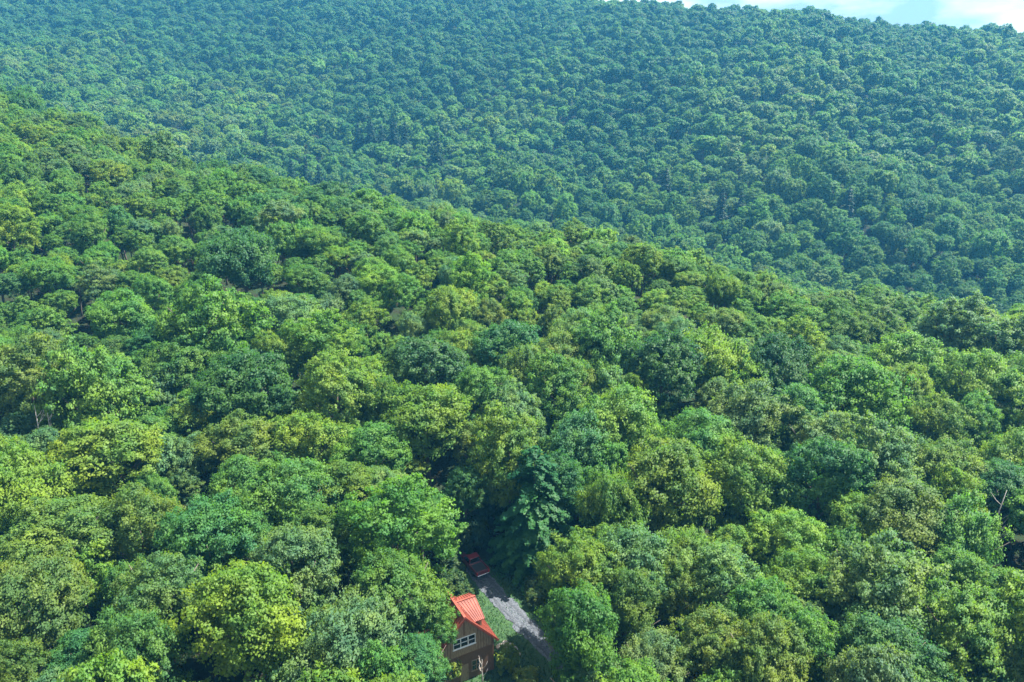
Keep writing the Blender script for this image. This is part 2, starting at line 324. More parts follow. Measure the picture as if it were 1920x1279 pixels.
# u, v of the crown's middle, its width, habit, shade, label
HAND = [
 (452, 1185, 235, 'm', 'Y', 'bright yellow-green maple with big leaf clumps at the frame bottom, well left of cabin'),
 (262, 1235, 190, 'm', 'G', 'fresh green tree at the bottom edge beside the bright yellow-green clumpy maple'),
 (70, 1130, 200, 'm', 'O', 'broad olive tree at the left edge, second row up from the bottom'),
 (25, 1262, 150, 's', 'O', 'olive tree cut off by the bottom left corner of the frame'),
 (120, 1010, 200, 'm', 'O', None), (262, 1000, 170, 'm', 'O', 'olive-yellow tree touching the dark bluish maple near the left side'),
 (392, 1010, 190, 'm', 'B', 'dark bluish green maple with deep shadowed gaps, above the bright clumpy maple'),
 (300, 1120, 200, 's', 'S', 'greyish teal loose tree between the olive trees and the bright clumpy maple'),
 (160, 1240, 130, 'm', 'B', None), (350, 1075, 120, 's', 'B', None),
 (652, 1215, 210, 'a', 'S', 'grey-green tree with upright leafy tufts at the bottom edge left of the cabin'),
 (560, 1085, 190, 'b', 'S', 'dull grey-green tree standing just behind the bright clumpy maple'),
 (742, 1110, 190, 'b', 'G', 'leafy mid green tree whose branches hide the left side of the red roof'),
 (785, 1240, 112, 'b', 'B', 'dark tree pressed against the left wall of the wooden cabin'),
 (735, 1005, 215, 's', 'G', 'wide mid green tree behind the one that hides the cabin roof'),
 (610, 1010, 160, 's', 'G', None), (545, 940, 180, 'm', 'G', None), (455, 930, 150, 'm', 'G', None), (650, 930, 140, 'm', 'Y', None),
 (716, 915, 105, 'b', 'S', 'small ball-shaped grey-green tree up the slope from the cabin roof'),
 (788, 965, 110, 'm', 'G', 'narrow mid green tree edging the dark gap above the parked red truck'),
 (1088, 1075, 165, 'm', 'Y', 'bright green maple leaning over the right edge of the gravel drive'),
 (1185, 1065, 165, 'b', 'S', 'smooth rounded grey-green tree just right of the maple by the drive'),
 (1090, 1195, 180, 'm', 'G', 'large green tree right of the cabin, below the maple leaning over the drive'),
 (1185, 1135, 130, 'm', 'O', None), (1272, 1115, 110, 's', 'O', 'slim olive tree just behind the golden-tipped tree'),
 (1335, 1215, 160, 's', 'L', 'golden-tipped tree turning yellow at the bottom edge right of the cabin'),
 (1235, 1240, 130, 'a', 'S', None), (1130, 1285, 110, 'a', 'S', None), (1350, 1090, 150, 's', 'S', 'soft grey-green tree up the slope from the golden-tipped tree'),
 (1245, 925, 205, 'm', 'Y', 'large bright maple with rounded clumps right of the dark hemlock'),
 (1392, 905, 170, 'm', 'Y', 'yellow-green maple beside the large bright one right of the hemlock'),
 (1482, 1015, 150, 'm', 'Y', None), (1430, 1160, 150, 'm', 'G', None), (1505, 1095, 150, 'm', 'Y', None), (1500, 1205, 145, 's', 'G', None),
 (1640, 1110, 230, 's', 'S', 'broad silvery green tree, the palest large crown in the bottom right quarter'),
 (1665, 1235, 200, 'm', 'B', 'dark bluish green tree at the bottom edge under the broad silvery one'),
 (1815, 1190, 205, 's', 'O', 'olive-gold speckled tree near the bottom right corner'),
 (1905, 1270, 130, 's', 'O', None), (1600, 985, 130, 'm', 'Y', None), (1695, 975, 190, 'm', 'O', 'yellowish layered tree above the broad silvery one'),
 (1540, 915, 160, 'b', 'D', 'dark smooth dome standing among bright maples in the right half'),
 (1815, 1025, 150, 'a', 'G', None), (1800, 1095, 150, 's', 'G', None), (1890, 1120, 120, 'm', 'Y', None),
 (1885, 925, 150, 'b', 'D', 'dark shadowed round tree at the right edge above the pale snag'),
 (1775, 880, 150, 'm', 'O', None), (1655, 885, 180, 's', 'S', None), (1400, 785, 175, 's', 'S', None), (1455, 700, 150, 'm', 'D', None), (1600, 745, 205, 's', 'G', None),
 (1330, 685, 150, 'a', 'Y', None), (1242, 700, 165, 'b', 'D', 'dark round tree in the middle of the slope above the yellow maple'),
 (1165, 800, 160, 'm', 'Y', 'yellowest mid-slope maple, straight up from the leaning drive maple'),
 (1085, 850, 140, 'a', 'B', 'tall dark tree with a bare trunk showing, right behind the hemlock'),
 (955, 865, 165, 's', 'O', 'pale olive tree rising directly behind the dark hemlock'),
 (630, 755, 165, 'b', 'Y', 'tall egg-shaped tree with a sunlit yellow top, left of centre'),
 (800, 790, 175, 'm', 'Y', 'clumpy yellow-green maple right of the tall egg-shaped tree'), (795, 690, 165, 'b', 'D', 'dark even dome behind the clumpy maple left of centre'),
 (465, 735, 180, 'b', 'D', 'dark dome left of the tall egg-shaped tree'),
 (210, 865, 205, 'b', 'Y', 'large smooth round yellow-green tree right of the bare grey snags'),
 (45, 930, 190, 'a', 'Y', 'yellow-green tufted tree at the left edge below the bare grey snags'),
 (440, 840, 150, 's', 'O', 'dusty olive tree with thin leaves below the dark dome'), (352, 860, 105, 's', 'S', None),
 (185, 745, 215, 's', 'G', None), (55, 720, 170, 's', 'O', None), (335, 690, 150, 's', 'G', None), (545, 600, 125, 'm', 'S', 'silvery crown with a dark shadow under it, above the tall egg-shaped tree'),
 (590, 655, 140, 's', 'Y', None), (455, 490, 150, 'a', 'D', None), (385, 620, 190, 's', 'G', None), (950, 655, 125, 'b', 'D', 'dark round crown at the centre of the frame'),
 (1130, 655, 150, 's', 'G', None), (1310, 830, 150, 'm', 'G', None), (1700, 690, 140, 'b', 'G', None), (1835, 725, 150, 'm', 'Y', None), (1765, 800, 120, 'm', 'Y', None),
 (1800, 610, 140, 's', 'S', None), (1885, 650, 130, 's', 'S', None), (1500, 790, 130, 's', 'B', None), (1050, 740, 150, 's', 'G', None), (900, 745, 130, 's', 'G', None), (700, 860, 130, 'm', 'G', None),
 (808, 1168, 92, 's', 'G', 'slim green tree directly against the hidden left half of the red roof'),
 (872, 915, 95, 's', 'D', 'narrow dark tree in the slim gap above the parked red truck'), (1035, 915, 130, 's', 'D', 'dark tree filling the shade between the hemlock and the large bright maple'), (1085, 1275, 110, 's', 'G', None), (490, 1025, 120, 's', 'G', None),
]
trees = []
def add_tree(u, v, wpx, kind, shade, label):
    r = 5.0
    for _ in range(3):
        hc = 5.6 + 0.95 * r; x, y, t = hit(u, v, hc); r = min(max(wpx / 2 * t / FPX / 1.02, 2.6), 8.0)
    trees.append(dict(x=x, y=y, r=r, hc=5.6 + 0.95 * r, kind=kind, shade=shade, label=label, hand=True))
for h in HAND: add_tree(*h)

HOUSE = atz(872, 1158, 8.4); TH = R(28)
EX = np.array([math.cos(TH), math.sin(TH), 0]); EY = np.array([-math.sin(TH), math.cos(TH), 0])
house_c = HOUSE + EY * 3
drive_px = [(866, 1036), (890, 1070), (915, 1100), (940, 1127), (966, 1154), (994, 1184), (1030, 1218), (1080, 1262), (1160, 1330)]
drive = [atz(u, v, 0.0) for u, v in drive_px]
hemlock_at = atz(1000, 1058, 0.0)
keep_out = [(house_c[0], house_c[1], 7.0)] + [(p[0], p[1], 4.5) for p in drive] + [(hemlock_at[0], hemlock_at[1], 5.5), (-1.0, 70.5, 6.0), (0.5, 64, 4.0)]
SPRUCE = [
    (820, 296, 26, 'lone pointed spruce rising above the broadleaf crowns in mid valley'),
    (672, 262, 22, 'dark spruce, leftmost of the clump on the far slope above the lone pointed spruce'), (695, 256, 24, 'dark spruce, second from left in the far-slope clump'),
    (716, 262, 21, 'dark spruce, third from left in the far-slope clump'), (738, 255, 25, 'dark spruce, fourth from left in the far-slope clump'), (760, 262, 22, 'dark spruce, rightmost of the far-slope clump'),
    (548, 335, 22, 'blackish spruce, leftmost in the dark valley hollow behind the near crest'), (575, 338, 24, 'blackish spruce, second from left in the dark valley hollow'), (600, 345, 22, 'blackish spruce, rightmost in the dark valley hollow'),
    (1248, 345, 20, 'single dark spruce on the far slope right of the lone pointed one'), (1352, 395, 22, 'dark spruce low on the far slope, left of a closely matching one'), (1388, 390, 20, 'dark spruce low on the far slope, right of a closely matching one'),
    (500, 262, 20, 'slim dark spruce on the far slope above the valley hollow'), (1590, 380, 19, 'slim dark spruce on the right part of the far slope')]
SPRUCE = [(u, v, h * 1.15, lab) for u, v, h, lab in SPRUCE]
spruce_xy = [hit(u, v, 14.0, 300) for u, v, h, lab in SPRUCE]
keep_out += [(x, y - 2.0, 3.2) for x, y, t in spruce_xy]
# dart throwing over the slopes
cell = 9.0; grid = {}
def put(i, x, y): grid.setdefault((int(x // cell), int(y // cell)), []).append(i)
for i, t in enumerate(trees): put(i, t['x'], t['y'])
cand = []
for yy in np.arange(-50, 1130, 5.2):
    half = 0.80 * max(yy, 0) + 125
    xx = np.arange(-half, half, 5.2); cand.append(np.stack([xx + rng.uniform(-2.6, 2.6, len(xx)), yy + rng.uniform(-2.6, 2.6, len(xx))], 1))
cand = np.concatenate(cand); rng.shuffle(cand)
cz = terrain(cand[:, 0], cand[:, 1])
patch = np.random.default_rng(3).normal(size=(14, 4))
def drift(x, y):   # slow drifts of species over the slope; far dark ones also imitate cloud shade
    return sum(math.sin(x * p[0] * .012 + y * p[1] * .012 + p[2] * 9) * p[3] for p in patch) / 3.4
for (x, y), z in zip(cand, cz):
    far = y > 215 + 0.0 * x and y > 185 - 0.35 * x
    r = min(max(rng.normal(5.0 + 0.9 * math.sin(x / 37 + y / 51) * math.sin(y / 29 - x / 83), 1.5) if far else rng.normal(4.0 if y < 115 else 3.3, 0.75), 2.3), 7.2 if y > 560 else 8.8)
    gi, gj = int(x // cell), int(y // cell); ok = True
    kf = 0.73 if far else 0.64 if y < 115 else 0.54
    for a in (-2, -1, 0, 1, 2):
        for b in (-2, -1, 0, 1, 2):
            for i in grid.get((gi + a, gj + b), ()):
                t = trees[i]
                if (t['x'] - x) ** 2 + (t['y'] - y) ** 2 < (kf * (t['r'] + r)) ** 2 * (0.9 if t.get('hand') else 1): ok = False; break
            if not ok: break
        if not ok: break
    if not ok: continue
    if any((kx - x) ** 2 + (ky - y) ** 2 < (kr + r * 0.8) ** 2 for kx, ky, kr in keep_out): continue
    hc = (5.6 + 0.95 * r) * (rng.uniform(0.86, 1.16) if y < 115 or far else rng.uniform(0.95, 1.08))
    if y < 85:
        u, v, d = project(x, y, z + hc); pr = r * FPX / d if d > 5 else 0
        if d > 5 and 836 - pr < u < 1004 + pr and v > 1030 - pr and d < 92: continue
    q = drift(x, y) * (1.5 if far else 1.0) + rng.normal(0, 0.42 if far else 0.55)
    if far: q -= max(0.0, (z - 25) / 50)  # leaves turn darker and bluer with height, imitating cloud shade and haze
    if far: sh = 'D' if q < -1.1 else 'B' if q < -0.55 else 'G' if q < 0.5 else 'S' if q < 0.9 else 'Y' if q < 1.5 else 'O'
    else: sh = 'D' if q < -1.35 else 'B' if q < -1.0 else 'G' if q < 0.1 else 'S' if q < 0.35 else 'Y' if q < 1.15 else 'O' if q < 1.75 else 'L' if rng.random() < 0.3 else 'Y'
    trees.append(dict(x=x, y=y, r=r, hc=hc, kind='mbas'[int(rng.choice(4, p=[.38, .22, .15, .25]))], shade=sh, label=None, far=far))
    put(len(trees) - 1, x, y)
# understory filling the gaps between the tall crowns
rng.shuffle(cand); cz = terrain(cand[:, 0], cand[:, 1])
for (x, y), z in zip(cand, cz):
    r = rng.uniform(2.5, 3.9); gi, gj = int(x // cell), int(y // cell); ok = True
    for a in (-1, 0, 1):
        for b in (-1, 0, 1):
            for i in grid.get((gi + a, gj + b), ()):
                t = trees[i]
                if (t['x'] - x) ** 2 + (t['y'] - y) ** 2 < ((0.55 if t.get('under') else 0.42) * (t['r'] + r)) ** 2: ok = False
    if not ok or any((kx - x) ** 2 + (ky - y) ** 2 < (kr + r * 0.8) ** 2 for kx, ky, kr in keep_out): continue
    hc = rng.uniform(5.0, 9.0) if y + 0.35 * x < 300 else rng.uniform(2.0, 4.0)
    if y < 85:
        u, v, d = project(x, y, z + hc); pr = r * FPX / d if d > 5 else 0
        if d > 5 and 836 - pr < u < 1004 + pr and v > 1040 - pr and d < 92: continue
    trees.append(dict(x=x, y=y, r=r, hc=hc, kind='s', shade='GGYS'[int(rng.integers(4))], label=None, under=True)); put(len(trees) - 1, x, y)
for (x, y), z in zip(cand, cz):      # low growth where open ground is left between them
    if y + 0.35 * x > 300 or y < 60: continue
    gi, gj = int(x // cell), int(y // cell)
    near_t = [trees[i] for a in (-1, 0, 1) for b in (-1, 0, 1) for i in grid.get((gi + a, gj + b), ())]
    if any((t['x'] - x) ** 2 + (t['y'] - y) ** 2 < (0.72 * t['r'] if not t.get('under') else 0.8 * t['r']) ** 2 for t in near_t): continue
    if any((kx - x) ** 2 + (ky - y) ** 2 < (kr + 2) ** 2 for kx, ky, kr in keep_out): continue
    hc = rng.uniform(3.0, 5.0); u, v, d = project(x, y, z + hc)
    if y < 95 and 800 < u < 1040 and v > 1000: continue
    trees.append(dict(x=x, y=y, r=rng.uniform(2.0, 2.8), hc=hc, kind='s', shade='GGS'[int(rng.integers(3))], label=None, under=True)); put(len(trees) - 1, x, y)
zt = terrain(np.array([t['x'] for t in trees]), np.array([t['y'] for t in trees]))
for t, z in zip(trees, zt):
    t['z'] = float(z); t['rot'] = rng.uniform(0, 6.28)
    u, v, d = project(t['x'], t['y'], z + t['hc']); t['u'], t['v'], t['d'] = u, v, d; t['px'] = t['r'] * FPX / d if d > 5 else 0
    c = np.array(TINT[t['shade']]); j = rng.normal(1, 0.11) * np.array([rng.normal(1, 0.06), 1, rng.normal(1, 0.08)]); t['tint'] = tuple(np.clip(c * j * (0.92 if t.get('far') else 1.0), 0.008, 0.3))
    t['sx'] = rng.uniform(0.86, 1.16)
    t['stretch'] = rng.uniform(0.98, 1.34) if t.get('hand') or t.get('far') else rng.uniform(0.9, 1.6 if t['y'] < 115 else 1.25)
def shown(t): return t['d'] > 5 and -t['px'] * 0.5 < t['u'] < 1920 + t['px'] * 0.5 and -20 < t['v'] < 1279 + t['px'] * 0.55
hand = [t for t in trees if t.get('hand')]
auto = sorted([t for t in trees if not t.get('hand') and not t.get('under') and shown(t)], key=lambda t: -t['px'])
solo = hand + auto[:300 - len(hand)]
solo_ids = {id(t) for t in solo}; rest = [t for t in trees if id(t) not in solo_ids]

ORD = 'first second third fourth fifth sixth seventh eighth ninth tenth eleventh twelfth thirteenth fourteenth fifteenth sixteenth seventeenth eighteenth nineteenth twentieth twenty-first twenty-second twenty-third twenty-fourth twenty-fifth'.split()
unl = sorted([t for t in solo if not t['label']], key=lambda t: -t['v'])
rows = [unl[i:i + 17] for i in range(0, len(unl), 17)]
for ri, row in enumerate(rows):
    row.sort(key=lambda t: t['u'])
    for ci, t in enumerate(row):
        where = f"{ORD[ci]} from left in the {ORD[ri]} canopy row up" if ci < 9 else f"{ORD[len(row) - 1 - ci]} from right in the {ORD[ri]} canopy row up"
        t['label'] = f"{SHADE[t['shade']]} {HABIT[t['kind']]} tree, {where}"

crown_obs = {}
for t in solo:
    root = empty('broadleaf_tree', (t['x'], t['y'], t['z']), t['rot'])
    tag(root, t['label'], 'tree', 'broadleaf trees of the near slope')
    ht = t['hc'] + t['r'] * 0.8
    tr = link('trunk', TRUNKS[int(rng.integers(5))], root); tr.scale = (ht * 1.05, ht * 1.05, ht)
    lod = 'hi' if t['d'] < 165 else 'mid'
    ms = CROWN[t['kind'], lod]; me = ms[int(rng.integers(len(ms)))]
    cr_o = link('crown', me, root); cr_o.location = (0, 0, t['hc']); cr_o.scale = (t['r'] * t['sx'], t['r'] / t['sx'], t['r'] * t['stretch']); cr_o.rotation_euler = (rng.normal(0, .09), rng.normal(0, .09), 0); cr_o['tint'] = t['tint']

# the rest of the wood: one mass
protos = []
for k in 'mbas': protos += CROWN[k, 'mid']
n_mid = len(protos); protos += LOW
proto_ob = [bpy.data.objects.new('forest_crown', m) for m in protos]
trunk_ob = bpy.data.objects.new('forest_trunk', TRUNKS[0])
pm = bpy.data.meshes.new('forest'); n = len(rest)
pm.from_pydata([(t['x'], t['y'], t['z']) for t in rest], [], [])
def attr(name, typ, key, vals): a = pm.attributes.new(name, typ, 'POINT'); a.data.foreach_set(key, np.asarray(vals, np.float32 if typ != 'INT' else np.int32).ravel())
attr('tint', 'FLOAT_COLOR', 'color', [(*t['tint'], 1) for t in rest])
attr('iscale', 'FLOAT_VECTOR', 'vector', [(t['r'] * t['sx'], t['r'] / t['sx'], t['r'] * t['stretch']) for t in rest])
attr('tscale', 'FLOAT_VECTOR', 'vector', [(t['hc'] * 1.15,) * 3 for t in rest])
attr('irot', 'FLOAT_VECTOR', 'vector', [(rng.normal(0, .08), rng.normal(0, .08), t['rot']) for t in rest])
attr('lift', 'FLOAT_VECTOR', 'vector', [(0, 0, t['hc']) for t in rest])
attr('pick', 'INT', 'value', [(n_mid + int(rng.integers(len(LOW)))) if t['d'] > 420 else int(rng.integers(n_mid)) for t in rest])
forest = link('forest', pm)
tag(forest, 'dense green broadleaf wood covering the far hillside and valley', 'forest', kind='stuff')
ng = bpy.data.node_groups.new('forest', 'GeometryNodeTree'); ng.interface.new_socket('Geometry', in_out='INPUT', socket_type='NodeSocketGeometry'); ng.interface.new_socket('Geometry', in_out='OUTPUT', socket_type='NodeSocketGeometry')
gn = ng.nodes; gl = ng.links; gi_ = gn.new('NodeGroupInput'); go = gn.new('NodeGroupOutput')
def named(nm, typ): a = gn.new('GeometryNodeInputNamedAttribute'); a.data_type = typ; a.inputs['Name'].default_value = nm; return a.outputs['Attribute']
join = gn.new('GeometryNodeJoinGeometry')
for ob in reversed(proto_ob):     # a join keeps the last link first
    oi = gn.new('GeometryNodeObjectInfo'); oi.inputs['Object'].default_value = ob; oi.transform_space = 'ORIGINAL'
    g2 = gn.new('GeometryNodeGeometryToInstance'); gl.new(oi.outputs['Geometry'], g2.inputs[0]); gl.new(g2.outputs[0], join.inputs[0])
sp = gn.new('GeometryNodeSetPosition'); gl.new(gi_.outputs[0], sp.inputs['Geometry']); gl.new(named('lift', 'FLOAT_VECTOR'), sp.inputs['Offset'])
def inst(pts, what, scale, pick):
    ip = gn.new('GeometryNodeInstanceOnPoints'); gl.new(pts, ip.inputs['Points']); gl.new(what, ip.inputs['Instance']); gl.new(named(scale, 'FLOAT_VECTOR'), ip.inputs['Scale'])
    e2r = gn.new('FunctionNodeEulerToRotation'); gl.new(named('irot', 'FLOAT_VECTOR'), e2r.inputs[0]); gl.new(e2r.outputs[0], ip.inputs['Rotation'])
    if pick: ip.inputs['Pick Instance'].default_value = True; gl.new(named('pick', 'INT'), ip.inputs['Instance Index'])
    return ip.outputs[0]
ti = gn.new('GeometryNodeObjectInfo'); ti.inputs['Object'].default_value = trunk_ob; ti.transform_space = 'ORIGINAL'
j2 = gn.new('GeometryNodeJoinGeometry')
gl.new(inst(sp.outputs[0], join.outputs[0], 'iscale', True), j2.inputs[0]); gl.new(inst(gi_.outputs[0], ti.outputs['Geometry'], 'tscale', False), j2.inputs[0])
gl.new(j2.outputs[0], go.inputs[0])
md = forest.modifiers.new('forest', 'NODES'); md.node_group = ng
print('trees', len(trees), 'solo', len(solo), 'rest', len(rest))

# ------------------------------------------------------------------ conifers
HEM = conifer_mesh('crown', 41, 24, 0.013, 230, ratio=0.40, droop=0.26, gaps=0.0, base=0.05, taper=0.48)
SPR = [conifer_mesh('crown', 50 + i, 24, 0.024, 30, ratio=(0.27, 0.31)[i], droop=0.45, base=0.08) for i in range(2)]
def pole_mesh():
    return MB().tube([(0, 0, -0.02), (0.003, 0, 0.3), (0, 0.003, 0.65), (0, 0, 0.97)], [0.016, 0.012, 0.007, 0.001], 7).mesh('trunk', M_BARK, smooth=True)
POLE = pole_mesh()
def conifer(name, x, y, h, me, tint, label, group=None):
    root = empty(name, (x, y, gz(x, y)), rng.uniform(0, 6.28)); tag(root, label, 'tree', group)
    a = link('trunk', POLE, root); a.scale = (h, h, h); b = link('crown', me, root); b.scale = (h, h, h); b['tint'] = tint
    return root
conifer('hemlock_tree', hemlock_at[0], hemlock_at[1], 17.0, HEM, (0.028, 0.112, 0.034), 'dark hemlock with layered drooping boughs overhanging the gravel drive beside the red truck')
for u, v, h, lab in SPRUCE:
    x, y, t = hit(u, v, 14.0, 300)
    conifer('spruce_tree', x, y, h, SPR[int(rng.integers(2))], (0.016, 0.046, 0.028), lab, 'dark spruces on the far slope')

# ------------------------------------------------------------------ bare snags
def snag(name, u, v, h, seed, label, spread=0.13, thick=0.02):
    x, y, t = hit(u, v, h * 0.5); g = random.Random(seed); mb = MB()
    root = empty(name, (x, y, gz(x, y))); tag(root, label, 'dead tree')
    mb.tube([(0, 0, -0.3), (0.1, 0.05, h * .4), (-0.1, 0.1, h * .75), (0.15, 0, h)], [h * thick, h * thick * .8, h * thick * .5, h * thick * .12], 7).build('trunk', M_PALE, root, smooth=True)
    for i in range(9):
        z0 = h * g.uniform(.45, .92); az = g.uniform(0, 6.28); ln = h * spread * g.uniform(.5, 1.1); c, s = math.cos(az), math.sin(az)
        MB().tube([(0, 0.08, z0), (c * ln * .5, s * ln * .5, z0 + ln * .45), (c * ln, s * ln, z0 + ln * 1.1)], [h * thick * .35, h * thick * .24, h * thick * .06], 5).build('branch', M_PALE, root, smooth=True)
snag('dead_tree', 84, 850, 14.5, 1, 'bare grey snag, left one of the pair at the left edge of the slope', thick=0.012)
snag('dead_tree', 106, 856, 13.5, 2, 'bare grey snag, right one of the pair at the left edge of the slope', thick=0.012)
snag('dead_tree', 1862, 1010, 13.5, 3, 'pale bare snag poking out of the canopy near the right edge', thick=0.012)

# ------------------------------------------------------------------ lawn, drive
def strip(name, path, width, lift, m, cross=6, seed=0, rough=0.35, shift=0.0):
    g = np.random.default_rng(seed); P = np.array([p[:2] for p in path]); seg = []
    for i in range(len(P) - 1):
        for k in range(6): seg.append(P[i] + (P[i + 1] - P[i]) * k / 6)
    seg.append(P[-1]); S = np.array(seg)
    for _ in range(3): S[1:-1] = (S[:-2] + 2 * S[1:-1] + S[2:]) / 4
    d = np.gradient(S, axis=0); d /= np.linalg.norm(d, axis=1, keepdims=True); nrm = np.stack([-d[:, 1], d[:, 0]], 1)
    V = []
    for j in range(cross + 1):
        wj = (j / cross - 0.5) * width + shift; e = g.normal(0, rough * 0.4, len(S)) if j in (0, cross) else np.zeros(len(S))
        q = S + nrm * (wj + e)[:, None]; V.append(np.stack([q[:, 0], q[:, 1], terrain(q[:, 0], q[:, 1]) + lift + (0.0 if j in (0, cross) else 0.03)], 1))
    V = np.stack(V, 1); m_, c_ = V.shape[:2]; I = np.arange(m_ * c_).reshape(m_, c_)
    F = np.stack([I[:-1, :-1], I[:-1, 1:], I[1:, 1:], I[1:, :-1]], -1).reshape(-1, 4)
    return tag(link(name, np_mesh(name, V.reshape(-1, 3), F, [m], smooth=True)), kind='structure')
strip('gravel_drive', drive, 2.4, 0.09, M_GRAVEL, seed=2)
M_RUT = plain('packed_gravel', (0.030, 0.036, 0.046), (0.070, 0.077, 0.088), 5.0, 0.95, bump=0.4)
for k in (-1, 1): strip('wheel_rut', drive, 0.42, 0.128, M_RUT, cross=3, seed=5 + k, rough=0.25, shift=0.66 * k)
ang = np.linspace(0, 2 * math.pi, 48, endpoint=False); ring = [np.array([[-2.0, 68.0]])]
lv = [(-2.0, 68.0)]
for k in range(1, 9):
    for a in ang:
        rr = k / 8 * (1 + 0.10 * math.sin(3 * a + 1) + 0.06 * math.sin(7 * a)); lv.append((-2.0 + 10.5 * rr * math.cos(a), 67.5 + 13.5 * rr * math.sin(a)))
lv = np.array(lv); lz = terrain(lv[:, 0], lv[:, 1]) + 0.05
lf = [(0, 1 + i, 1 + (i + 1) % 48, 1 + (i + 1) % 48) for i in range(48)]
lme = bpy.data.meshes.new('lawn'); faces = [(0, 1 + i, 1 + (i + 1) % 48) for i in range(48)]
for k in range(7):
    for i in range(48): a, b = 1 + k * 48 + i, 1 + k * 48 + (i + 1) % 48; faces.append((a, a + 48, b + 48, b))
lme.from_pydata([(x, y, z) for (x, y), z in zip(lv, lz)], [], faces); lme.materials.append(M_LAWN)
tag(link('lawn', lme), kind='structure')

def seg_dist(p, path):
    best = np.full(len(p), 1e9)
    for a, b in zip(path[:-1], path[1:]):
        a = a[:2]; b = b[:2]; t = np.clip(((p - a) @ (b - a)) / ((b - a) @ (b - a)), 0, 1); best = np.minimum(best, np.linalg.norm(p - a - t[:, None] * (b - a), axis=1))
    return best
gp = np.stack([rng.uniform(-13, 9, 40000), rng.uniform(53, 82, 40000)], 1)
inside = (((gp[:, 0] + 2) / 10.8) ** 2 + ((gp[:, 1] - 67.5) / 13.8) ** 2 < 1) & ((seg_dist(gp, drive) > 1.3 + rng.uniform(-.3, .5, len(gp))) | ((seg_dist(gp, drive) < .3) & (rng.random(len(gp)) < .5)))
hl = np.stack([(gp - HOUSE[:2]) @ EX[:2], (gp - HOUSE[:2]) @ EY[:2]], 1); inside &= ~((abs(hl[:, 0]) < 3.3) & (hl[:, 1] > .3) & (hl[:, 1] < 6.2))
gp = gp[inside]; gn_ = len(gp); ggz = terrain(gp[:, 0], gp[:, 1]) + 0.04
az = rng.uniform(0, 6.28, gn_); hh = rng.uniform(0.08, 0.26, gn_) * (1 + 0.8 * (rng.random(gn_) < 0.08)); ww = rng.uniform(0.03, 0.07, gn_)
b0 = np.stack([gp[:, 0] - np.cos(az) * ww, gp[:, 1] - np.sin(az) * ww, ggz], 1); b1 = np.stack([gp[:, 0] + np.cos(az) * ww, gp[:, 1] + np.sin(az) * ww, ggz], 1)
tp = np.stack([gp[:, 0] + rng.normal(0, .06, gn_), gp[:, 1] + rng.normal(0, .06, gn_), ggz + hh], 1)
gme = np_mesh('grass', np.stack([b0, b1, tp], 1).reshape(-1, 3), np.arange(gn_ * 3).reshape(-1, 3), [M_LEAF], normals=np.tile([[0, 0, 1.0]], (gn_ * 3, 1)), var=np.clip(rng.normal(.5, .25, gn_), 0, 1))
grass = link('grass', gme); grass['tint'] = (0.026, 0.082, 0.024); tag(grass, 'unmown grass of the small clearing around the cabin', 'grass', kind='stuff')

# ------------------------------------------------------------------ cabin
HA, PT, HW, LEN = 8.4, 1.15, 3.7, 4.45      # ridge height, pitch, half span to the eaves, length
house = empty('cabin', (HOUSE[0], HOUSE[1], 0.0), TH)
tag(house, 'small wooden cabin with a red metal roof in the forest clearing', 'cabin')
zr = HA - 0.24
def roof_z(x): return zr - PT * abs(x)
WX, FY = 3.25, 0.38; BAND = 3.35
MB().poly([(-WX, FY, BAND), (WX, FY, BAND), (WX, FY, roof_z(WX)), (0, FY, zr), (-WX, FY, roof_z(WX))], (0, 0.18, 0)).build('gable_wall', M_SIDING, house)
MB().poly([(-WX, FY + .01, -0.3), (WX, FY + .01, -0.3), (WX, FY + .01, BAND - .003), (-WX, FY + .01, BAND - .003)], (0, 0.18, 0)).build('lower_wall', M_SIDING_D, house)
MB().box(WX - .18, WX, FY + .2, LEN - .5, -0.3, roof_z(WX) - .02).build('side_wall', M_SIDING, house)
MB().box(-WX, -WX + .18, FY + .2, LEN - .5, -0.3, roof_z(WX) - .02).build('side_wall', M_SIDING, house)
MB().poly([(-WX, LEN - .48, -0.3), (WX, LEN - .48, -0.3), (WX, LEN - .48, roof_z(WX)), (0, LEN - .48, zr), (-WX, LEN - .48, roof_z(WX))], (0, 0.18, 0)).build('rear_wall', M_SIDING, house)
MB().box(-WX - .02, WX + .02, FY - .06, FY + .002, BAND - .12, BAND + .12).build('band_board', M_SIDING_D, house)
MB().box(-.07, .07, FY - .035, FY - .002, 5.9, zr - .1).build('trim_board', M_SIDING_D, house)
for s in (-1, 1): MB().box(s * WX - .09 + s * .012, s * WX + .09 + s * .012, FY - .04, FY - .003, -0.3, roof_z(WX) - .1).build('corner_board', M_SIDING_D, house)
for k in range(-10, 11):       # upright battens of the siding
    x = k * 0.31
    if abs(x) < 1.35 or abs(x) > WX - .15: continue
    MB().box(x - .025, x + .025, FY - .022, FY - .001, BAND + .13, roof_z(x) - .06).build('batten', M_SIDING_D, house)
def slope(name, a, b, c, d, parent, nseam, m=M_ROOF, th=0.14, e0=0.0, e1=0.0):
    """a,b ridge ends; d,c eave ends below a,b; raised seams run down it"""
    a, b, c, d = map(Vector, (a, b, c, d)); nrm = (b - a).cross(d - a).normalized()
    if nrm.z < 0: nrm = -nrm
    o = MB().poly([a, b, c, d], -nrm * th).build(name, m, parent)
    for i in range(nseam + 1):
        t = i / nseam * 0.985 + 0.0075; p = a.lerp(b, t) + nrm * 0.018; q = d.lerp(c, t) + nrm * 0.018
        MB().bar(p, q, 0.05, 0.06).build('roof_seam', m, o)
    return o
zE = HA - PT * HW
slope('roof_slope', (0, 0, HA), (0, LEN, HA), (HW, LEN, zE), (HW, 0, zE), house, 14)
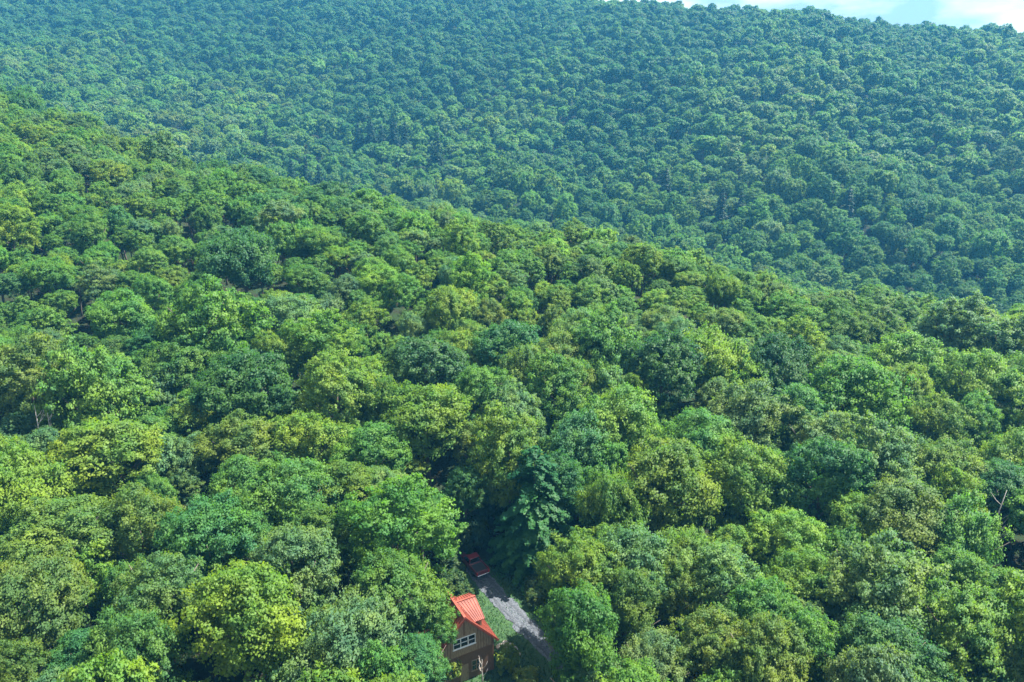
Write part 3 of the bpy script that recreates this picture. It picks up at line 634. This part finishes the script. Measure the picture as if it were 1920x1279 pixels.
slope('roof_slope', (0, 0, HA), (0, LEN, HA), (-HW, LEN, zE), (-HW, 0, zE), house, 14)
MB().bar((0, -.03, HA + .03), (0, LEN + .03, HA + .03), .26, .07).build('ridge_cap', M_ROOF, house)
for s in (-1, 1): MB().bar((0, -.025, HA - .10), (s * (HW + .02), -.025, zE - .10), .05, .24).build('barge_board', M_ROOF, house)
# cross gable dormer on the side facing the drive
dy, dz, dx, ey_, ez = 2.9, 8.05, 2.45, 2.35, 6.92
slope('dormer_slope', (0.15, dy, dz), (dx, dy, dz), (dx, dy - ey_, ez), (1.12, dy - ey_, ez), house, 7)
slope('dormer_slope', (0.15, dy, dz), (dx, dy, dz), (dx, dy + 1.6, dz - .77), (0.78, dy + 1.6, dz - .77), house, 7)
MB().bar((0.2, dy, dz + .03), (dx + .03, dy, dz + .03), .22, .07).build('ridge_cap', M_ROOF, house)
MB().poly([(dx - .25, dy - 2.1, 5.55), (dx - .25, dy + 1.4, 5.55), (dx - .25, dy + 1.4, dz - .82), (dx - .25, dy, dz - .2), (dx - .25, dy - 2.1, ez - .05)], (-.12, 0, 0)).build('dormer_wall', M_SIDING, house)
MB().box(1.35, dx - .37, dy - 2.1, dy - 1.98, 5.6, ez - .08).build('dormer_cheek', M_SIDING, house)
def window(x0, x1, z0, z1, lights, fr, rows=2, y=FY, t=0.07):
    wn = MB()
    for (a, b, c, d) in ((x0, x1, z1 - t, z1), (x0, x1, z0, z0 + t), (x0, x0 + t, z0 + t, z1 - t), (x1 - t, x1, z0 + t, z1 - t)): wn.box(a, b, y - .07, y - .003, c, d)
    o = wn.build('window', fr, house); step = (x1 - x0) / lights
    for i in range(1, lights): MB().box(x0 + i * step - t * .7, x0 + i * step + t * .7, y - .065, y - .004, z0 + t, z1 - t).build('mullion', fr, o)
    for i in range(lights):
        a = x0 + i * step + t; b = x0 + (i + 1) * step - t; hgt = (z1 - z0 - 2 * t) / rows
        for r_ in range(rows):
            MB().box(a - .02, b + .02, y - .03, y - .006, z0 + t + r_ * hgt + .005, z0 + t + (r_ + 1) * hgt - .005).build('pane', M_GLASS, o)
            if r_: MB().box(a, b, y - .058, y - .005, z0 + t + r_ * hgt - .03, z0 + t + r_ * hgt + .03).build('muntin', fr, o)
    MB().box(x0 - .06, x1 + .06, y - .12, y - .004, z0 - .06, z0 - .003).build('sill', fr, o)
window(-1.25, 1.25, 4.5, 5.7, 3, M_WHITE)
window(-2.3, -0.9, 0.95, 2.3, 2, M_SIDING); window(0.75, 1.9, 0.95, 2.3, 2, M_SIDING)
dr = MB().box(-.55, .4, FY - .05, FY - .004, 0.05, 2.15).build('door', M_SIDING, house, bevel=.01)
MB().cyl((.3, FY - .11, 1.05), (0, 1, 0), .035, .06, 10).build('handle', M_CHROME, dr)
MB().box(-.9, .75, -.5, FY - .06, -0.2, .04).build('doorstep', M_STONE, house, bevel=.02)

# ------------------------------------------------------------------ red pickup
tail, nose = atz(904, 1086, 0), atz(871, 1049, 0); hd = math.atan2(nose[1] - tail[1], nose[0] - tail[0]); tc_ = (tail + nose) / 2
truck = empty('pickup_truck', (tc_[0], tc_[1], gz(tc_[0], tc_[1]) + .12), hd)
tag(truck, 'red pickup with a dark open bed parked in deep shade on the gravel drive', 'pickup')
def prof(pts, y0, y1): return MB().poly([(x, y0, z) for x, z in pts], (0, y1 - y0, 0))
prof([(-2.6, .48), (-2.6, .80), (-.55, .80), (-.55, 1.0), (1.0, 1.04), (2.35, .97), (2.62, .82), (2.66, .48), (2.1, .36), (-2.1, .36)], -.9, .9).build('body', M_CARRED, truck, bevel=.045)
cb = MB(); lo = [(-.58, 1.0), (1.12, 1.02)]; b0_ = len(cb.v)
cv_ = [(-.6, -.86, 1.0), (1.15, -.86, 1.02), (1.15, .86, 1.02), (-.6, .86, 1.0), (-.48, -.70, 1.68), (.42, -.70, 1.70), (.42, .70, 1.70), (-.48, .70, 1.68)]
cb.v = [Vector(p) for p in cv_]; cb.f = [(0, 3, 2, 1), (4, 5, 6, 7), (0, 1, 5, 4), (1, 2, 6, 5), (2, 3, 7, 6), (3, 0, 4, 7)]
cb.build('cab', M_CARRED, truck, bevel=.05)
def quad_on(a, b, c, d, nm, m, par, off=.012, inset=.12):
    P_ = [Vector(p) for p in (a, b, c, d)]; ctr = sum(P_, Vector()) / 4; P_ = [p.lerp(ctr, inset) for p in P_]; nn = (P_[1] - P_[0]).cross(P_[3] - P_[0]).normalized()
    if nn.dot(ctr - Vector((.2, 0, 1.2))) < 0: nn = -nn
    return MB().poly([p - nn * .01 for p in P_], nn * (off + .01)).build(nm, m, par)
V8 = cv_
quad_on(V8[1], V8[2], V8[6], V8[5], 'windscreen', M_GLASS, truck); quad_on(V8[3], V8[0], V8[4], V8[7], 'rear_window', M_GLASS, truck, inset=.16)
quad_on(V8[0], V8[1], V8[5], V8[4], 'side_window', M_GLASS, truck, inset=.15); quad_on(V8[2], V8[3], V8[7], V8[6], 'side_window', M_GLASS, truck, inset=.15)
for s in (-1, 1):
    MB().box(-2.56, -.62, s * .89 - .05, s * .89 + .05, .78, 1.1).build('bed_side', M_CARRED, truck, bevel=.02)
    MB().box(2.5, 2.69, s * .66 - .18, s * .66 + .18, .66, .82).build('headlight', M_CLEAR, truck, bevel=.02)
    MB().box(-2.645, -2.55, s * .82 - .07, s * .82 + .07, .62, .98).build('tail_lamp', M_LAMP, truck, bevel=.015)
    mi = MB().box(.78, .95, s * 1.02 - .1, s * 1.02 + .1, 1.06, 1.22).build('mirror', M_BLACK, truck, bevel=.02)
    dh = MB().box(.0, 1.0, s * .905 - .006, s * .905 + .006, .5, .98).build('door', M_CARRED, truck)
    MB().box(.06, .24, s * .925 - .012, s * .925 + .012, .86, .9).build('handle', M_CHROME, dh)
    for x in (-1.6, 1.65):
        wh = MB().cyl((x, s * .92 - .13, .36), (0, 1, 0), .37, .26, 24).build('wheel', M_TYRE, truck, bevel=.03)
        MB().cyl((x, s * .92 + s * .135 - .012, .36), (0, 1, 0), .21, .024, 16).build('rim', M_CHROME, wh)
MB().box(-2.62, -2.52, -.80, .80, .76, 1.1).build('tailgate', M_CARRED, truck, bevel=.02)
MB().box(-2.5, -.64, -.83, .83, .79, .84).build('bed_floor', M_BLACK, truck)
MB().box(-2.76, -2.62, -.85, .85, .46, .62).build('rear_bumper', M_CHROME, truck, bevel=.03)
MB().box(2.62, 2.78, -.88, .88, .42, .60).build('front_bumper', M_CHROME, truck, bevel=.03)
MB().box(2.6, 2.70, -.45, .45, .63, .84).build('grille', M_BLACK, truck)

# ------------------------------------------------------------------ shrubs, sapling, rocks by the cabin
SH = [crown_mesh('foliage', 700 + i, 90, 40, 0.085, hr=.9, nsub=6, clump=(.16, .28)) for i in range(3)]
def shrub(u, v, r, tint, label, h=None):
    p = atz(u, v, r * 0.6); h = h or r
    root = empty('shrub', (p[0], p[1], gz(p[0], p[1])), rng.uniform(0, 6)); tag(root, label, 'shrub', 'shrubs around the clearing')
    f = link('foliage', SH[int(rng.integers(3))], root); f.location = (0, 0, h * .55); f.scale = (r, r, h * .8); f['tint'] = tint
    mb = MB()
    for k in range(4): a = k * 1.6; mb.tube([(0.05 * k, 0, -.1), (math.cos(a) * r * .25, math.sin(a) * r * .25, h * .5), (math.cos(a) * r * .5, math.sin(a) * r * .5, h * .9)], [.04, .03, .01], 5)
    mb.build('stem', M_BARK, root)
shrub(952, 1246, 1.35, (.12, .19, .03), 'bright yellow-green shrub at the right corner of the cabin wall', 2.6)
shrub(838, 1264, 1.5, (.11, .17, .03), 'yellow-green shrub at the left corner of the cabin wall', 3.0)
shrub(985, 1268, 1.3, (.13, .19, .035), 'sunlit low shrub at the bottom edge right of the cabin', 1.3)
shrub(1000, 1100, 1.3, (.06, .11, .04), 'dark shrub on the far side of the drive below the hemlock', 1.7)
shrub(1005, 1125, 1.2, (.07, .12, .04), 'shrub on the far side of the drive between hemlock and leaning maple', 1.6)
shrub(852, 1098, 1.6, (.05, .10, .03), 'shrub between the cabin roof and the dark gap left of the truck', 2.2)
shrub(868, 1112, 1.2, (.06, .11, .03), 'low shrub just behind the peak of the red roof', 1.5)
shrub(858, 1030, 2.2, (.03, .07, .03), 'dark tall shrub added to deepen shade straight behind the parked red truck', 4.5)  # this and the next two are added to darken sunlit ground behind the truck
shrub(884, 1022, 2.3, (.028, .07, .03), 'tall shrub added as shade at the end of the drive beyond the red truck', 4.5)
shrub(838, 1040, 2.0, (.035, .08, .03), 'dark shrub added as shade under the trees up and left of the red truck', 4.0)
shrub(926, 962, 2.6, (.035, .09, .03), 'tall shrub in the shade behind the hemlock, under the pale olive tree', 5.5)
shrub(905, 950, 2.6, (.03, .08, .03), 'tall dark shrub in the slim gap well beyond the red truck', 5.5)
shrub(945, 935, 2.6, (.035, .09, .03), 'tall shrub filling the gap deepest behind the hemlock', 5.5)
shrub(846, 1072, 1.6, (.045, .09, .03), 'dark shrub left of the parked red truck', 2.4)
x, y = HOUSE[0] + EX[0] * 1.2 - EY[0] * 1.2, HOUSE[1] + EX[1] * 1.2 - EY[1] * 1.2
sap = empty('bare_sapling', (x, y, 0)); tag(sap, 'pale leafless sapling in front of the cabin wall', 'sapling')
MB().tube([(0, 0, -.1), (.05, .03, 1.2), (-.03, .05, 2.6), (.05, 0, 3.6)], [.09, .075, .05, .015], 6).build('trunk', M_PALE, sap, smooth=True)
for k in range(6):
    a = k * 2.1; z0 = 1.3 + k * .33
    MB().tube([(0, .04, z0), (math.cos(a) * .4, math.sin(a) * .3, z0 + .5), (math.cos(a) * .6, math.sin(a) * .45, z0 + 1.1)], [.04, .03, .008], 5).build('branch', M_PALE, sap, smooth=True)
def rock_mesh(seed):
    bm = bmesh.new(); bmesh.ops.create_icosphere(bm, subdivisions=2, radius=1); g = random.Random(seed)
    cuts = [Vector((g.gauss(0, 1), g.gauss(0, 1), g.gauss(0, 1))).normalized() for _ in range(7)]
    for v in bm.verts:
        for c in cuts:
            k = v.co.dot(c) - g.uniform(.68, .72)
            if k > 0: v.co -= c * k
    me = bpy.data.meshes.new('rock'); bm.to_mesh(me); bm.free(); me.materials.append(M_STONE); return me
RK = [rock_mesh(i) for i in range(3)]
for i, (u, v, s, lab) in enumerate([(938, 1212, .42, 'leftmost tan rock of the row beside the cabin corner'), (947, 1208, .5, 'second tan rock of the row beside the cabin corner'), (956, 1213, .55, 'middle tan rock of the row beside the cabin corner'),
        (964, 1217, .45, 'fourth tan rock of the row beside the cabin corner'), (969, 1226, .38, 'rightmost tan rock of the row beside the cabin corner')]):
    p = atz(u, v, .2); o = link('rock', RK[i % 3]); o.location = (p[0], p[1], gz(p[0], p[1]) + s * .25); o.scale = (s * 1.2, s, s * .7); o.rotation_euler = (0, 0, i * 1.7); tag(o, lab, 'rock', 'rocks beside the cabin')

# ------------------------------------------------------------------ air
hz = MB().box(-1550, 1550, -300, 1850, float(Z.min()) - 1.0, float(max(Z.max() + 30, 80))).mesh('haze', M_FLOOR)
hz.materials.clear(); m, n, l = mat('haze'); o = n.new('ShaderNodeOutputMaterial'); pv = n.new('ShaderNodeVolumePrincipled')
pv.inputs['Color'].default_value = (0.08, 0.46, 0.92, 1); pv.inputs['Density'].default_value = 0.00023; pv.inputs['Anisotropy'].default_value = 0.1
l.new(pv.outputs[0], o.inputs['Volume']); hz.materials.append(m)
tag(link('haze', hz), 'thin blue air haze over the valley', 'haze', kind='stuff')
